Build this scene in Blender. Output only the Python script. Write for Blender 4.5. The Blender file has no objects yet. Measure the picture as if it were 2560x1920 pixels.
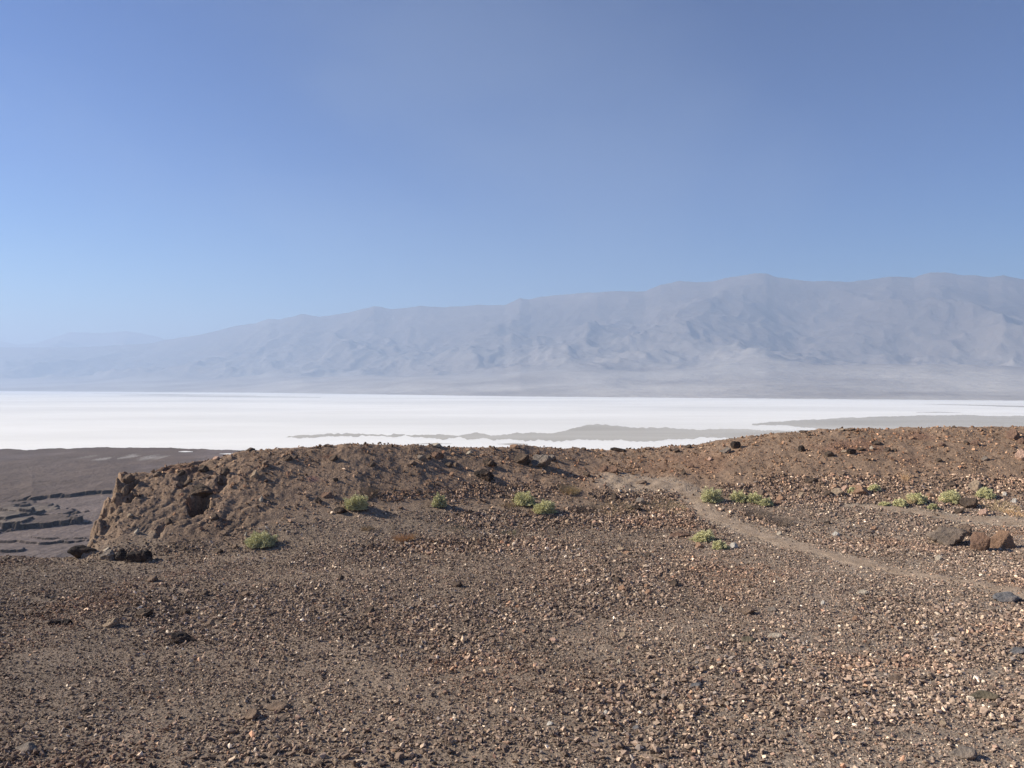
import time; _t0 = time.time()
import bpy, bmesh, math, random
import numpy as np
from mathutils import Vector, noise as mnoise

R = math.radians
scene = bpy.context.scene
COL = scene.collection

# ------------------------------------------------------------------ camera
F = 1920.0                      # focal length in photo pixels (photo 2560 wide)
CX, HY = 1280.0, 960.0          # principal point
EYE = 3.0
cam_d = bpy.data.cameras.new('camera')
cam_d.sensor_width = 36.0
cam_d.lens = 27.0
cam_d.clip_start = 0.1
cam_d.clip_end = 200000.0
cam = bpy.data.objects.new('camera', cam_d)
COL.objects.link(cam)
cam.location = (0, 0, EYE)
cam.rotation_euler = (R(90), 0, 0)
scene.camera = cam

# ------------------------------------------------------------------ sky, sun, exposure
SUN_EL, SUN_AZ = 31.0, -84.0     # azimuth from +Y, negative = left
world = bpy.data.worlds.new('World')
scene.world = world
world.use_nodes = True
wn, wl = world.node_tree.nodes, world.node_tree.links
bg = wn['Background']
sky = wn.new('ShaderNodeTexSky')
sky.sky_type = 'NISHITA'
sky.sun_disc = False
sky.sun_elevation = R(SUN_EL)
sky.sun_rotation = R(SUN_AZ)
sky.altitude = 0
sky.air_density = 1.0
sky.dust_density = 0.0
sky.ozone_density = 4.0
# thin high dust veil drifting over the blue
wtc = wn.new('ShaderNodeTexCoord')
wmap = wn.new('ShaderNodeMapping')
wmap.inputs['Rotation'].default_value = (R(20), R(35), R(15))
wmap.inputs['Scale'].default_value = (1.0, 0.7, 1.5)
wl.new(wtc.outputs['Generated'], wmap.inputs['Vector'])
wno = wn.new('ShaderNodeTexNoise')
wno.inputs['Scale'].default_value = 2.3
wno.inputs['Detail'].default_value = 3.0
wno.inputs['Roughness'].default_value = 0.42
wno.inputs['Distortion'].default_value = 0.35
wl.new(wmap.outputs[0], wno.inputs['Vector'])
wr = wn.new('ShaderNodeMapRange')
wr.inputs['From Min'].default_value = 0.42
wr.inputs['From Max'].default_value = 0.72
wr.inputs['To Min'].default_value = 0.0
wr.inputs['To Max'].default_value = 0.15
wr.interpolation_type = 'SMOOTHSTEP'
wl.new(wno.outputs['Fac'], wr.inputs['Value'])
wmix = wn.new('ShaderNodeMix')
wmix.data_type = 'RGBA'
wmix.inputs[7].default_value = (11.0, 12.8, 15.0, 1)
wl.new(wr.outputs[0], wmix.inputs[0])
hsv = wn.new('ShaderNodeHueSaturation')
hsv.inputs['Saturation'].default_value = 1.5
hsv.inputs['Hue'].default_value = 0.4945
wl.new(sky.outputs[0], hsv.inputs['Color'])
gam = wn.new('ShaderNodeGamma')
gam.inputs['Gamma'].default_value = 1.52
wl.new(hsv.outputs[0], gam.inputs['Color'])
wl.new(gam.outputs[0], wmix.inputs[6])
wl.new(wmix.outputs[2], bg.inputs['Color'])
bg.inputs['Strength'].default_value = 0.0235

sun_d = bpy.data.lights.new('sun', 'SUN')
sun_d.energy = 5.0
sun_d.angle = R(0.53)
sun_d.color = (1.0, 0.91, 0.765)
sun = bpy.data.objects.new('sun', sun_d)
COL.objects.link(sun)
sdir = Vector((math.sin(R(SUN_AZ)) * math.cos(R(SUN_EL)), math.cos(R(SUN_AZ)) * math.cos(R(SUN_EL)), math.sin(R(SUN_EL))))
sun.rotation_euler = sdir.to_track_quat('Z', 'Y').to_euler()
sun.location = (0, 0, 50)

scene.view_settings.view_transform = 'Standard'
scene.view_settings.look = 'None'
scene.view_settings.exposure = 0.82
scene.view_settings.gamma = 1.0
scene.cycles.max_bounces = 5
scene.cycles.diffuse_bounces = 2
scene.cycles.volume_bounces = 1
scene.cycles.use_denoising = True

# ------------------------------------------------------------------ numpy noise
_gt = {}
def _grad(seed):
    if seed not in _gt:
        a = np.random.default_rng(seed + 1000).random((256, 256)) * 2 * math.pi
        _gt[seed] = (np.cos(a).ravel(), np.sin(a).ravel())
    return _gt[seed]
def perlin(x, y, seed=0):
    x, y = np.broadcast_arrays(np.asarray(x, float), np.asarray(y, float))
    gx, gy = _grad(seed)
    ix, iy = np.floor(x), np.floor(y)
    fx, fy = x - ix, y - iy
    ux, uy = fx * fx * fx * (fx * (fx * 6 - 15) + 10), fy * fy * fy * (fy * (fy * 6 - 15) + 10)
    ix = ix.astype(np.int64) & 255; iy = iy.astype(np.int64) & 255
    ix1 = (ix + 1) & 255; iy1 = (iy + 1) & 255
    def g(i, j, dx, dy):
        k = i * 256 + j
        return gx[k] * (fx - dx) + gy[k] * (fy - dy)
    n0 = g(ix, iy, 0, 0) * (1 - ux) + g(ix1, iy, 1, 0) * ux
    n1 = g(ix, iy1, 0, 1) * (1 - ux) + g(ix1, iy1, 1, 1) * ux
    return (n0 * (1 - uy) + n1 * uy) * 1.5
def fbm(x, y, octs=4, seed=0, gain=0.5):
    s, a = 0.0, 1.0
    for i in range(octs):
        s = s + a * perlin(np.asarray(x) * 2 ** i, np.asarray(y) * 2 ** i, seed + i * 17)
        a *= gain
    return s
def ridged(x, y, octs=4, seed=0, gain=0.5):
    s, a, w = 0.0, 1.0, 1.0
    for i in range(octs):
        n = 1 - np.abs(perlin(np.asarray(x) * 2 ** i, np.asarray(y) * 2 ** i, seed + i * 31)) * 1.6
        n = np.clip(n, 0, 1) ** 2
        s = s + a * n * w
        w = np.clip(n * 1.6, 0, 1)
        a *= gain
    return s
def smooth(t):
    t = np.clip(t, 0, 1)
    return t * t * (3 - 2 * t)
def sp(x, w):
    x = np.asarray(x, float) / w
    return w * (np.maximum(x, 0) + np.log1p(np.exp(-np.abs(x))))

# ------------------------------------------------------------------ object helpers
def tag(o, label=None, cat=None, group=None, kind=None):
    if label: o['label'] = label
    if cat: o['category'] = cat
    if group: o['group'] = group
    if kind: o['kind'] = kind
    return o
def mesh_np(name, V, T, mat, flat=True, col=None, parent=None, quads=False):
    me = bpy.data.meshes.new(name)
    V = np.ascontiguousarray(V, np.float32)
    T = np.ascontiguousarray(T, np.int32)
    k = T.shape[1]
    me.vertices.add(len(V)); me.vertices.foreach_set('co', V.ravel())
    me.loops.add(T.size); me.loops.foreach_set('vertex_index', T.ravel())
    me.polygons.add(len(T))
    me.polygons.foreach_set('loop_start', np.arange(0, T.size, k, dtype=np.int32))
    me.update(calc_edges=True)
    me.polygons.foreach_set('use_smooth', np.full(len(T), not flat, dtype=bool))
    if col is not None:
        a = me.color_attributes.new('tint', 'FLOAT_COLOR', 'POINT')
        c4 = np.ones((len(V), 4), np.float32); c4[:, :3] = col
        a.data.foreach_set('color', c4.ravel())
    me.materials.append(mat)
    o = bpy.data.objects.new(name, me)
    COL.objects.link(o)
    if parent: o.parent = parent
    return o
def grid_quads(nr, nc):
    i = np.arange(nr - 1)[:, None] * nc + np.arange(nc - 1)[None, :]
    i = i.ravel()
    return np.stack([i, i + 1, i + nc + 1, i + nc], 1)

# ------------------------------------------------------------------ materials
class NT:
    def __init__(s, name):
        s.m = bpy.data.materials.new(name); s.m.use_nodes = True
        s.n, s.l = s.m.node_tree.nodes, s.m.node_tree.links
        s.b = s.n['Principled BSDF']
        s.b.inputs['Roughness'].default_value = 0.95
        s.b.inputs['Specular IOR Level'].default_value = 0.12
    def set(s, sock, v):
        if isinstance(v, bpy.types.NodeSocket): s.l.new(v, sock)
        elif v is not None: sock.default_value = v
    def obj(s): return s.n.new('ShaderNodeTexCoord').outputs['Object']
    def pos(s): return s.n.new('ShaderNodeNewGeometry').outputs['Position']
    def noise(s, vec, scale, detail=4, rough=0.55, out='Fac'):
        n = s.n.new('ShaderNodeTexNoise'); s.set(n.inputs['Vector'], vec)
        n.inputs['Scale'].default_value = scale; n.inputs['Detail'].default_value = detail
        n.inputs['Roughness'].default_value = rough
        return n.outputs[out]
    def vor(s, vec, scale, out='Distance', rnd=1.0):
        n = s.n.new('ShaderNodeTexVoronoi'); s.set(n.inputs['Vector'], vec)
        n.inputs['Scale'].default_value = scale; n.inputs['Randomness'].default_value = rnd
        return n.outputs[out]
    def mapr(s, v, a, b, c, d):
        n = s.n.new('ShaderNodeMapRange'); s.set(n.inputs['Value'], v)
        for k, x in zip(('From Min', 'From Max', 'To Min', 'To Max'), (a, b, c, d)): n.inputs[k].default_value = x
        return n.outputs[0]
    def mix(s, f, a, b, mode='MIX'):
        n = s.n.new('ShaderNodeMix'); n.data_type = 'RGBA'; n.blend_type = mode
        s.set(n.inputs[0], f); s.set(n.inputs[6], a); s.set(n.inputs[7], b)
        return n.outputs[2]
    def attr(s, name='tint'):
        n = s.n.new('ShaderNodeAttribute'); n.attribute_name = name
        return n.outputs['Color']
    def gray(s, v):
        n = s.n.new('ShaderNodeCombineColor')
        for i in range(3): s.set(n.inputs[i], v)
        return n.outputs[0]
    def bump(s, h, strength, dist, prev=None):
        n = s.n.new('ShaderNodeBump'); n.inputs['Strength'].default_value = strength
        n.inputs['Distance'].default_value = dist; s.set(n.inputs['Height'], h)
        if prev is not None: s.set(n.inputs['Normal'], prev)
        return n.outputs[0]
    def mapping(s, vec, scale=(1, 1, 1), rot=(0, 0, 0)):
        n = s.n.new('ShaderNodeMapping'); s.set(n.inputs['Vector'], vec)
        n.inputs['Scale'].default_value = scale; n.inputs['Rotation'].default_value = rot
        return n.outputs[0]
    def out(s, color, normal=None):
        s.set(s.b.inputs['Base Color'], color)
        if normal is not None: s.set(s.b.inputs['Normal'], normal)
        return s.m

def mat_ground():
    t = NT('stony_soil'); p = t.pos()
    tint = t.attr()
    c = t.mix(1.0, tint, t.gray(t.mapr(t.noise(p, 1.3, 5), 0.3, 0.7, 0.85, 1.13)), 'MULTIPLY')
    c = t.mix(1.0, c, t.gray(t.mapr(t.noise(p, 26, 4, 0.7), 0.3, 0.7, 0.62, 1.38)), 'MULTIPLY')
    peb = t.gray(t.mapr(t.vor(p, 42, 'Color'), 0.2, 0.8, 0.15, 0.9))
    c = t.mix(0.22, c, t.mix(1.0, c, peb, 'OVERLAY'))
    h1 = t.bump(t.noise(p, 20, 5, 0.7), 0.6, 0.03)
    h2 = t.bump(t.vor(p, 45), 0.5, 0.012, h1)
    return t.out(c, h2)
def mat_gravel():
    t = NT('gravel_stone'); p = t.pos()
    c = t.mix(1.0, t.attr(), t.gray(t.mapr(t.noise(p, 60, 3, 0.6), 0.3, 0.7, 0.75, 1.22)), 'MULTIPLY')
    return t.out(c)
def mat_rock():
    t = NT('weathered_rock'); p = t.obj()
    oi = t.n.new('ShaderNodeObjectInfo').outputs['Color']
    f = t.mapr(t.noise(p, 5.0, 6, 0.65), 0.32, 0.68, 0.62, 1.35)
    c = t.mix(1.0, oi, t.gray(f), 'MULTIPLY')
    c = t.mix(t.mapr(t.noise(p, 2.2, 4, 0.6), 0.5, 0.68, 0.0, 0.45), c, (0.19, 0.115, 0.07, 1))
    c = t.mix(t.mapr(t.noise(p, 34, 4, 0.7), 0.56, 0.72, 0.0, 0.35), c, (0.32, 0.27, 0.22, 1))
    n = t.bump(t.noise(p, 9, 6, 0.7), 0.8, 0.06)
    n = t.bump(t.vor(t.mapping(p, (1, 1.6, 2.5), (0.3, 0.5, 0)), 14), 0.35, 0.02, n)
    return t.out(c, n)
def mat_path():
    t = NT('trodden_dust'); p = t.pos()
    c = t.mix(t.mapr(t.noise(p, 3.5, 5, 0.6), 0.35, 0.65, 0, 1), (0.30, 0.222, 0.158, 1), (0.41, 0.315, 0.232, 1))
    c = t.mix(1.0, c, t.gray(t.mapr(t.noise(p, 38, 4, 0.7), 0.3, 0.7, 0.7, 1.3)), 'MULTIPLY')
    return t.out(c, t.bump(t.noise(p, 26, 5, 0.7), 0.7, 0.03))
def mat_valley():
    t = NT('playa_mud'); p = t.pos()
    c = t.attr()
    big = t.noise(p, 0.02, 6, 0.62)
    c = t.mix(1.0, c, t.gray(t.mapr(big, 0.3, 0.7, 0.78, 1.2)), 'MULTIPLY')
    c = t.mix(1.0, c, t.gray(t.mapr(t.noise(p, 0.35, 5, 0.7), 0.3, 0.7, 0.72, 1.28)), 'MULTIPLY')
    n = t.bump(t.noise(p, 0.3, 6, 0.7), 0.8, 1.6)
    return t.out(c, n)
def mat_salt():
    t = NT('salt_crust'); p = t.pos()
    q = t.mapping(p, (0.45, 1, 1))
    a = t.noise(q, 0.0011, 5, 0.55)
    c = t.mix(t.mapr(a, 0.42, 0.7, 0, 1), (0.88, 0.865, 0.82, 1), (0.68, 0.672, 0.635, 1))
    b = t.noise(q, 0.006, 5, 0.6)
    c = t.mix(t.mapr(b, 0.45, 0.75, 0, 0.5), c, (0.74, 0.72, 0.67, 1))
    return t.out(c, t.bump(t.noise(p, 0.4, 4, 0.6), 0.25, 0.2))
def mat_mud():
    t = NT('damp_salt_mud'); p = t.pos()
    c = t.mix(t.mapr(t.noise(t.mapping(p, (0.4, 1, 1)), 0.004, 5, 0.6), 0.35, 0.65, 0, 1), (0.42, 0.395, 0.345, 1), (0.54, 0.515, 0.46, 1))
    return t.out(c)
def mat_mountain():
    t = NT('desert_mountain_rock'); p = t.pos()
    c = t.attr()
    c = t.mix(t.mapr(t.noise(t.mapping(p, (1, 1, 2.0)), 0.0007, 6, 0.62), 0.42, 0.66, 0, 0.75), c, (0.19, 0.157, 0.135, 1))
    c = t.mix(t.mapr(t.noise(p, 0.0016, 5, 0.65), 0.60, 0.74, 0, 0.4), c, (0.38, 0.33, 0.29, 1))
    n = t.bump(t.noise(p, 0.003, 6, 0.65), 0.6, 70.0)
    return t.out(c, n)
def mat_simple(name, c1, c2, scale, rough=0.9):
    t = NT(name); p = t.obj()
    return t.out(t.mix(t.mapr(t.noise(p, scale, 3, 0.6), 0.35, 0.65, 0, 1), (*c1, 1), (*c2, 1)))
def mat_leaf():
    t = NT('saltbush_leaf')
    c = t.attr()
    t.b.inputs['Roughness'].default_value = 0.7
    return t.out(c)

M_ground, M_gravel, M_rock, M_path = mat_ground(), mat_gravel(), mat_rock(), mat_path()
M_valley, M_salt, M_mud, M_mount = mat_valley(), mat_salt(), mat_mud(), mat_mountain()
M_leaf = mat_leaf()
M_twig = mat_simple('dry_twig', (0.16, 0.12, 0.09), (0.28, 0.23, 0.17), 8)

# ------------------------------------------------------------------ terrain of the ridge and plateau
VAL = -77.0
XS = [205, 255, 290, 303, 400, 450, 520, 560, 640, 760, 900, 1050, 1150, 1250, 1300, 1400, 1500, 1560, 1650, 1750, 1850, 1950, 2050, 2150, 2300, 2400, 2560, 3200]
YC = [1384, 1300, 1245, 1190, 1170, 1159, 1149, 1140, 1126, 1121, 1112, 1113, 1120, 1121, 1115, 1121, 1125, 1127, 1122, 1111, 1094, 1083, 1076, 1073, 1071, 1068, 1069, 1060]
CY = ([205, 255, 303, 400, 520, 640, 900, 1050, 1250, 1500, 1750, 2050, 2560, 3200],
      [13.6, 14.5, 15.4, 15.9, 16.4, 16.8, 17.6, 18.3, 19.5, 21.5, 22.0, 21.5, 21.0, 21])
MY = ([205, 303, 640, 900, 1050, 1250, 1500, 1750, 2050, 2560, 3200], [13.5, 14.35, 14.9, 15.8, 16.3, 16.9, 17.5, 17.8, 17.8, 17.6, 17.5])
MI = ([205, 303, 640, 900, 1050, 1250, 1500, 1750, 2050, 2560, 3200], [1386.7, 1292, 1280, 1262, 1255, 1255, 1243, 1238, 1235, 1230, 1225])
BY = ([205, 303, 640, 900, 1050, 1250, 1500, 1750, 2050, 2560, 3200], [13.4, 13.5, 13.9, 14.0, 14.4, 14.9, 15.3, 15.4, 15.3, 15.0, 15])

def height(X, Y, micro=True):
    X, Y = np.broadcast_arrays(np.asarray(X, float), np.asarray(Y, float))
    Ys = np.maximum(Y, 1.0)
    xi = CX + F * X / np.maximum(Y, 4.0)
    xw = xi + 10 * perlin(Y * 2.2, X * 0.3, 71) + (16 * fbm(X * 2.6, Y * 3.4, 4, 73, 0.6) * smooth((420 - xi) / 80))
    yc = np.interp(xw, XS, YC)
    Yc = np.interp(xi, *CY)
    Ym = np.interp(xi, *MY)
    Yb = np.interp(xi, *BY)
    zc = EYE - Yc * (yc - HY) / F
    zm = EYE - Ym * (np.interp(xi, *MI) - HY) / F
    zc = zc + 0.035
    # wavy toe line
    s1 = np.maximum(zm, 0) / (Ym - Yb)
    s2 = (zc - zm) / (Yc - Ym)
    fade = smooth((xi - 202) / 34 + 0.5 * perlin(Y * 3.1, X * 2.0, 75))
    s1 = s1 * fade; s2 = np.where(xi < 203, 0.0, s2 * np.clip(fade * 1.3, 0, 1))
    s3 = -0.62
    w3 = 0.10
    z = s1 * sp(Ys - Yb, 0.25) + (s2 - s1) * sp(Ys - Ym, 0.30) + (s3 - s2) * sp(Ys - Yc, w3) + (s2 - s3) * w3 * 0.5 * smooth((Ys - Ym) / 1.0)
    z = z - 0.03 * smooth((230 - xi) / 40) * smooth((Ys - 12.5) / 0.8)
    # slope rises gently towards where the viewer stands
    z = z + 1.35 * smooth((5.7 - Y) / 4.2)
    if micro:
        up = smooth((Ys - Ym + 0.6) / 1.2) * smooth((xi - 180) / 60.0)      # on the hill face
        front = smooth((Yc + 0.4 - Ys) / 0.5)
        left = smooth((760 - xi) / 240.0) * smooth((xi - 190) / 50)
        face = smooth((Ys - Yb) / 0.8) * smooth((xi - 190) / 40.0)
        # erosion runnels running down and to the left
        a = X * 0.80 - Y * 0.10 - z * 0.9 + 0.35 * fbm(X * 0.8, Y * 0.8, 3, 95)
        b = X * 0.5 + Y * 0.8
        run = ridged(a * 2.1, b * 0.45, 4, 5, 0.55)
        z = z - left * face * front * (0.05 * run * (0.6 + 0.8 * fbm(X * 0.9, Y * 0.9, 2, 97)) - 0.03 + 0.024 * fbm(X * 2.0, Y * 2.0, 4, 99, 0.6))
        z = z + left * face * front * 0.015 * fbm(X * 6, Y * 6, 3, 91, 0.6)
        # hill face lumps
        z = z + up * (0.035 * fbm(X * 0.9, Y * 0.9, 3, 3) + 0.016 * fbm(X * 3.5, Y * 3.5, 3, 8, 0.6))
        # plateau undulation
        z = z + (1 - up) * (0.022 * fbm(X * 0.55, Y * 0.55, 2, 13)) + 0.009 * fbm(X * 4.0, Y * 4.0, 3, 23, 0.6)
        # crest irregularity
        z = z + 0.02 * fbm(X * 2.2, Y * 2.2, 3, 41, 0.6) * smooth((Ys - Yc + 1.2) / 1.0)
        for (px, py, rx, ry, dep, sk) in PITS:
            dx, dy = X - px, Y - py
            q = np.sqrt((dx / rx) ** 2 + (dy / ry) ** 2) + 0.40 * fbm(X * 5, Y * 5, 4, 55, .6)
            z = z - dep * smooth((1.0 - q) / sk)
        # slumped trail saddle, slightly smoothed dip
    fall = np.maximum(z, VAL - 3.0)
    return fall
PITS = []
def pix(x, y, micro=True):
    """the spot on the near ground seen at photo pixel (x, y)"""
    u = (x - CX) / F; v = (y - HY) / F
    Y = np.concatenate([np.arange(5.0, 30.0, 0.04)])
    zz = height(u * Y, Y, micro); ray = EYE - v * Y
    k = np.nonzero(zz >= ray)[0]
    if len(k) == 0:
        k0 = int(np.argmin(ray - zz))        # grazing past the crest
        return u * Y[k0], Y[k0], float(zz[k0])
    k0 = k[0]
    return u * Y[k0], Y[k0], float(zz[k0])
for (x, y, rx, ry, dep, sk) in [(500, 1262, 0.27, 0.30, 0.34, 0.45), (330, 1212, 0.09, 0.20, 0.22, 0.4), (327, 1248, 0.09, 0.14, 0.14, 0.4),
                                (556, 1205, 0.15, 0.36, 0.12, 0.8), (400, 1330, 0.10, 0.24, 0.09, 0.9), (455, 1200, 0.12, 0.15, 0.12, 0.4), (455, 1218, 0.13, 0.12, 0.10, 0.4)]:
    p = pix(x, y, False)
    PITS.append((p[0], p[1], rx, ry, dep, sk))

def to_img(X, Y, Z):
    return CX + F * X / Y, HY + F * (EYE - Z) / Y

# region masks in plan, used for soil colour and stone cover
trail_main = [(1742, 1230), (1725, 1215), (1640, 1205), (1560, 1200)]
PATHS = []
def world_line(pts):
    return [pix(x, y, False)[:2] for x, y in pts]
def dist_line(X, Y, line, widths):
    d = np.full(np.shape(X), 1e9)
    for (a, b, wa, wb) in zip(line[:-1], line[1:], widths[:-1], widths[1:]):
        ax, ay = a; bx, by = b
        L2 = (bx - ax) ** 2 + (by - ay) ** 2 + 1e-9
        t = np.clip(((X - ax) * (bx - ax) + (Y - ay) * (by - ay)) / L2, 0, 1)
        dd = np.hypot(X - ax - t * (bx - ax), Y - ay - t * (by - ay)) / (wa + (wb - wa) * t)
        d = np.minimum(d, dd)
    return d
T1 = world_line([(1560, 1205), (1650, 1212), (1720, 1232), (1755, 1256), (1765, 1278), (1800, 1300), (1870, 1325), (1950, 1355), (2060, 1385), (2200, 1420), (2380, 1450), (2640, 1500)])
W1 = [0.50, 0.45, 0.34, 0.32, 0.36, 0.38, 0.42, 0.42, 0.36, 0.30, 0.28, 0.28]
T2 = world_line([(2120, 1262), (2200, 1267), (2300, 1280), (2400, 1297), (2480, 1303), (2640, 1312)])
W2 = [0.12, 0.18, 0.24, 0.30, 0.36, 0.38]

def soil_color(X, Y, Z):
    xi, yi = to_img(X, np.maximum(Y, 1), Z)
    Ym = np.interp(xi, *MY)
    up = smooth((Y - Ym + 1.0) / 1.6) * smooth((xi - 190) / 60)
    base = np.array([0.250, 0.192, 0.143]); hill = np.array([0.268, 0.185, 0.128])
    c = base + (hill - base) * up[..., None]
    def blend(m, col, k=1.0):
        nonlocal c
        m = (np.clip(m, 0, 1) * k)[..., None]
        c = c * (1 - m) + np.array(col) * m
    nz = fbm(X * 1.3, Y * 1.3, 4, 77, 0.6)
    # reddish soil patches on the saddle and the far slope
    e = lambda x0, y0, rx, ry: smooth(1.25 - np.sqrt(((xi - x0) / rx) ** 2 + ((yi - y0) / ry) ** 2) + 0.5 * nz)
    blend(e(1620, 1185, 150, 42), (0.27, 0.175, 0.115), 0.8)
    blend(e(1600, 1142, 70, 18), (0.22, 0.15, 0.10), 0.6)
    blend(e(1760, 1155, 120, 30), (0.22, 0.125, 0.08), 0.5)
    blend(e(2130, 1120, 90, 22), (0.19, 0.095, 0.065), 0.6)
    blend(e(2290, 1090, 60, 12), (0.19, 0.10, 0.07), 0.6)
    blend(e(2270, 1150, 50, 20), (0.19, 0.11, 0.075), 0.4)
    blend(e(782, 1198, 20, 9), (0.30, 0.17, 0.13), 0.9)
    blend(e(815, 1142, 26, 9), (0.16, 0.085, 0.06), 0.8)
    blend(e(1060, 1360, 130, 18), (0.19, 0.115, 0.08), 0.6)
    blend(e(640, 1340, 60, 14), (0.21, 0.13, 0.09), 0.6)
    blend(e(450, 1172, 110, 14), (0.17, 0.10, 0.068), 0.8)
    blend(e(1600, 1270, 140, 16), (0.26, 0.185, 0.12), 0.7)
    blend(e(2500, 1268, 80, 14), (0.27, 0.19, 0.12), 0.6)
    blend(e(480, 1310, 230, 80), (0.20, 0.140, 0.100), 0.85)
    # paler towards the right foreground, darker finer left
    blend(smooth((xi - 1300) / 900) * smooth((Ym - Y) / 3), (0.31, 0.25, 0.195), 0.7)
    blend(smooth((900 - xi) / 800) * smooth((yi - 1380) / 60), (0.165, 0.13, 0.104), 0.6)
    # trodden soil fading out beside the trails
    blend(smooth(1.9 - dist_line(X, Y, T1, W1)), (0.35, 0.275, 0.205), 0.85)
    blend(smooth(1.9 - dist_line(X, Y, T2, W2)), (0.38, 0.31, 0.235), 0.6)
    return c

# near ground: a fan-shaped sheet from behind the viewer to the valley floor
ncol = 1500
uu = np.concatenate([np.linspace(-1.25, -0.60, 120, endpoint=False), np.linspace(-0.60, 0.60, ncol), np.linspace(0.60, 1.25, 121)[1:]])
yy = [-3.6]
while yy[-1] < 34: yy.append(yy[-1] + max(0.0011 * (yy[-1] + 4) + (0.0 if yy[-1] > 4 else 0.12), 0.017))
while yy[-1] < 190: yy.append(yy[-1] + 0.03 * yy[-1])
yy = np.array(yy)
UU, YY = np.meshgrid(uu, yy)
XX = UU * (YY + 4.0)
ZZ = height(XX, YY)
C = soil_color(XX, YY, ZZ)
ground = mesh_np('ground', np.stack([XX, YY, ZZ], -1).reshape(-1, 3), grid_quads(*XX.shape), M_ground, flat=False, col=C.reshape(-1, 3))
tag(ground, kind='structure')
print('ground', XX.shape)

# ------------------------------------------------------------------ trails (sheets a few mm above the soil)
def make_path(line, widths, seed, lift=0.012):
    pts = []
    for (a, b, wa, wb) in zip(line[:-1], line[1:], widths[:-1], widths[1:]):
        n = max(3, int(math.dist(a, b) / 0.05))
        for i in range(n):
            t = i / n
            pts.append((a[0] + (b[0] - a[0]) * t, a[1] + (b[1] - a[1]) * t, wa + (wb - wa) * t))
    P = np.array(pts)
    k = np.ones(15) / 15
    pad = lambda a: np.convolve(np.pad(a, 7, mode='edge'), k, 'valid')
    P = np.stack([pad(P[:, 0]), pad(P[:, 1]), P[:, 2]], 1)
    d = np.gradient(P[:, :2], axis=0); d /= np.linalg.norm(d, axis=1)[:, None] + 1e-9
    nrm = np.stack([-d[:, 1], d[:, 0]], 1)
    s = np.arange(len(P)) * 0.05
    wl_ = P[:, 2] * (0.62 + 0.45 * fbm(s * 1.5, s * 0 + 3.3, 4, seed, 0.7))
    wr_ = P[:, 2] * (0.62 + 0.45 * fbm(s * 1.5, s * 0 + 9.3, 4, seed + 5, 0.7))
    m = 17
    f = np.linspace(-1, 1, m)
    off = np.where(f[None, :] < 0, f[None, :] * wl_[:, None], f[None, :] * wr_[:, None])
    X = P[:, 0][:, None] + nrm[:, 0][:, None] * off
    Y = P[:, 1][:, None] + nrm[:, 1][:, None] * off
    Z = height(X, Y) + lift * (1 - f[None, :] ** 4) - 0.004 * (np.abs(f[None, :]) > .99)
    return mesh_np('path', np.stack([X, Y, Z], -1).reshape(-1, 3), grid_quads(*X.shape), M_path, flat=False)
tag(make_path(T1, W1, 3), kind='structure')
tag(make_path(T2, W2, 11), kind='structure')

# ------------------------------------------------------------------ stones
rng = np.random.default_rng(7)
def stone_variants(n, npts, seed):
    out = []
    r = random.Random(seed)
    for k in range(n):
        bm = bmesh.new()
        for i in range(npts):
            v = Vector((r.gauss(0, 1), r.gauss(0, 1), r.gauss(0, 1))).normalized()
            q = r.uniform(0.75, 1.1)
            bm.verts.new((v.x * q, v.y * q, v.z * q))
        ret = bmesh.ops.convex_hull(bm, input=bm.verts)
        junk = [v for v in bm.verts if not v.link_faces]
        if junk: bmesh.ops.delete(bm, geom=junk, context='VERTS')
        bmesh.ops.triangulate(bm, faces=bm.faces)
        bm.verts.index_update()
        V = np.array([v.co[:] for v in bm.verts]); T = np.array([[v.index for v in f.verts] for f in bm.faces])
        out.append((V, T)); bm.free()
    return out
VAR = stone_variants(26, 11, 4)
PAL = np.array([[.105, .082, .068], [.135, .105, .085], [.17, .133, .108], [.21, .165, .132], [.27, .215, .17], [.20, .142, .112], [.36, .295, .225],
                [.52, .46, .375], [.29, .18, .125], [.19, .17, .155], [.07, .058, .05], [.38, .26, .18]])
WGT = np.array([.13, .17, .20, .17, .12, .06, .06, .020, .007, .03, .06, .006]); WGT /= WGT.sum()

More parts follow.
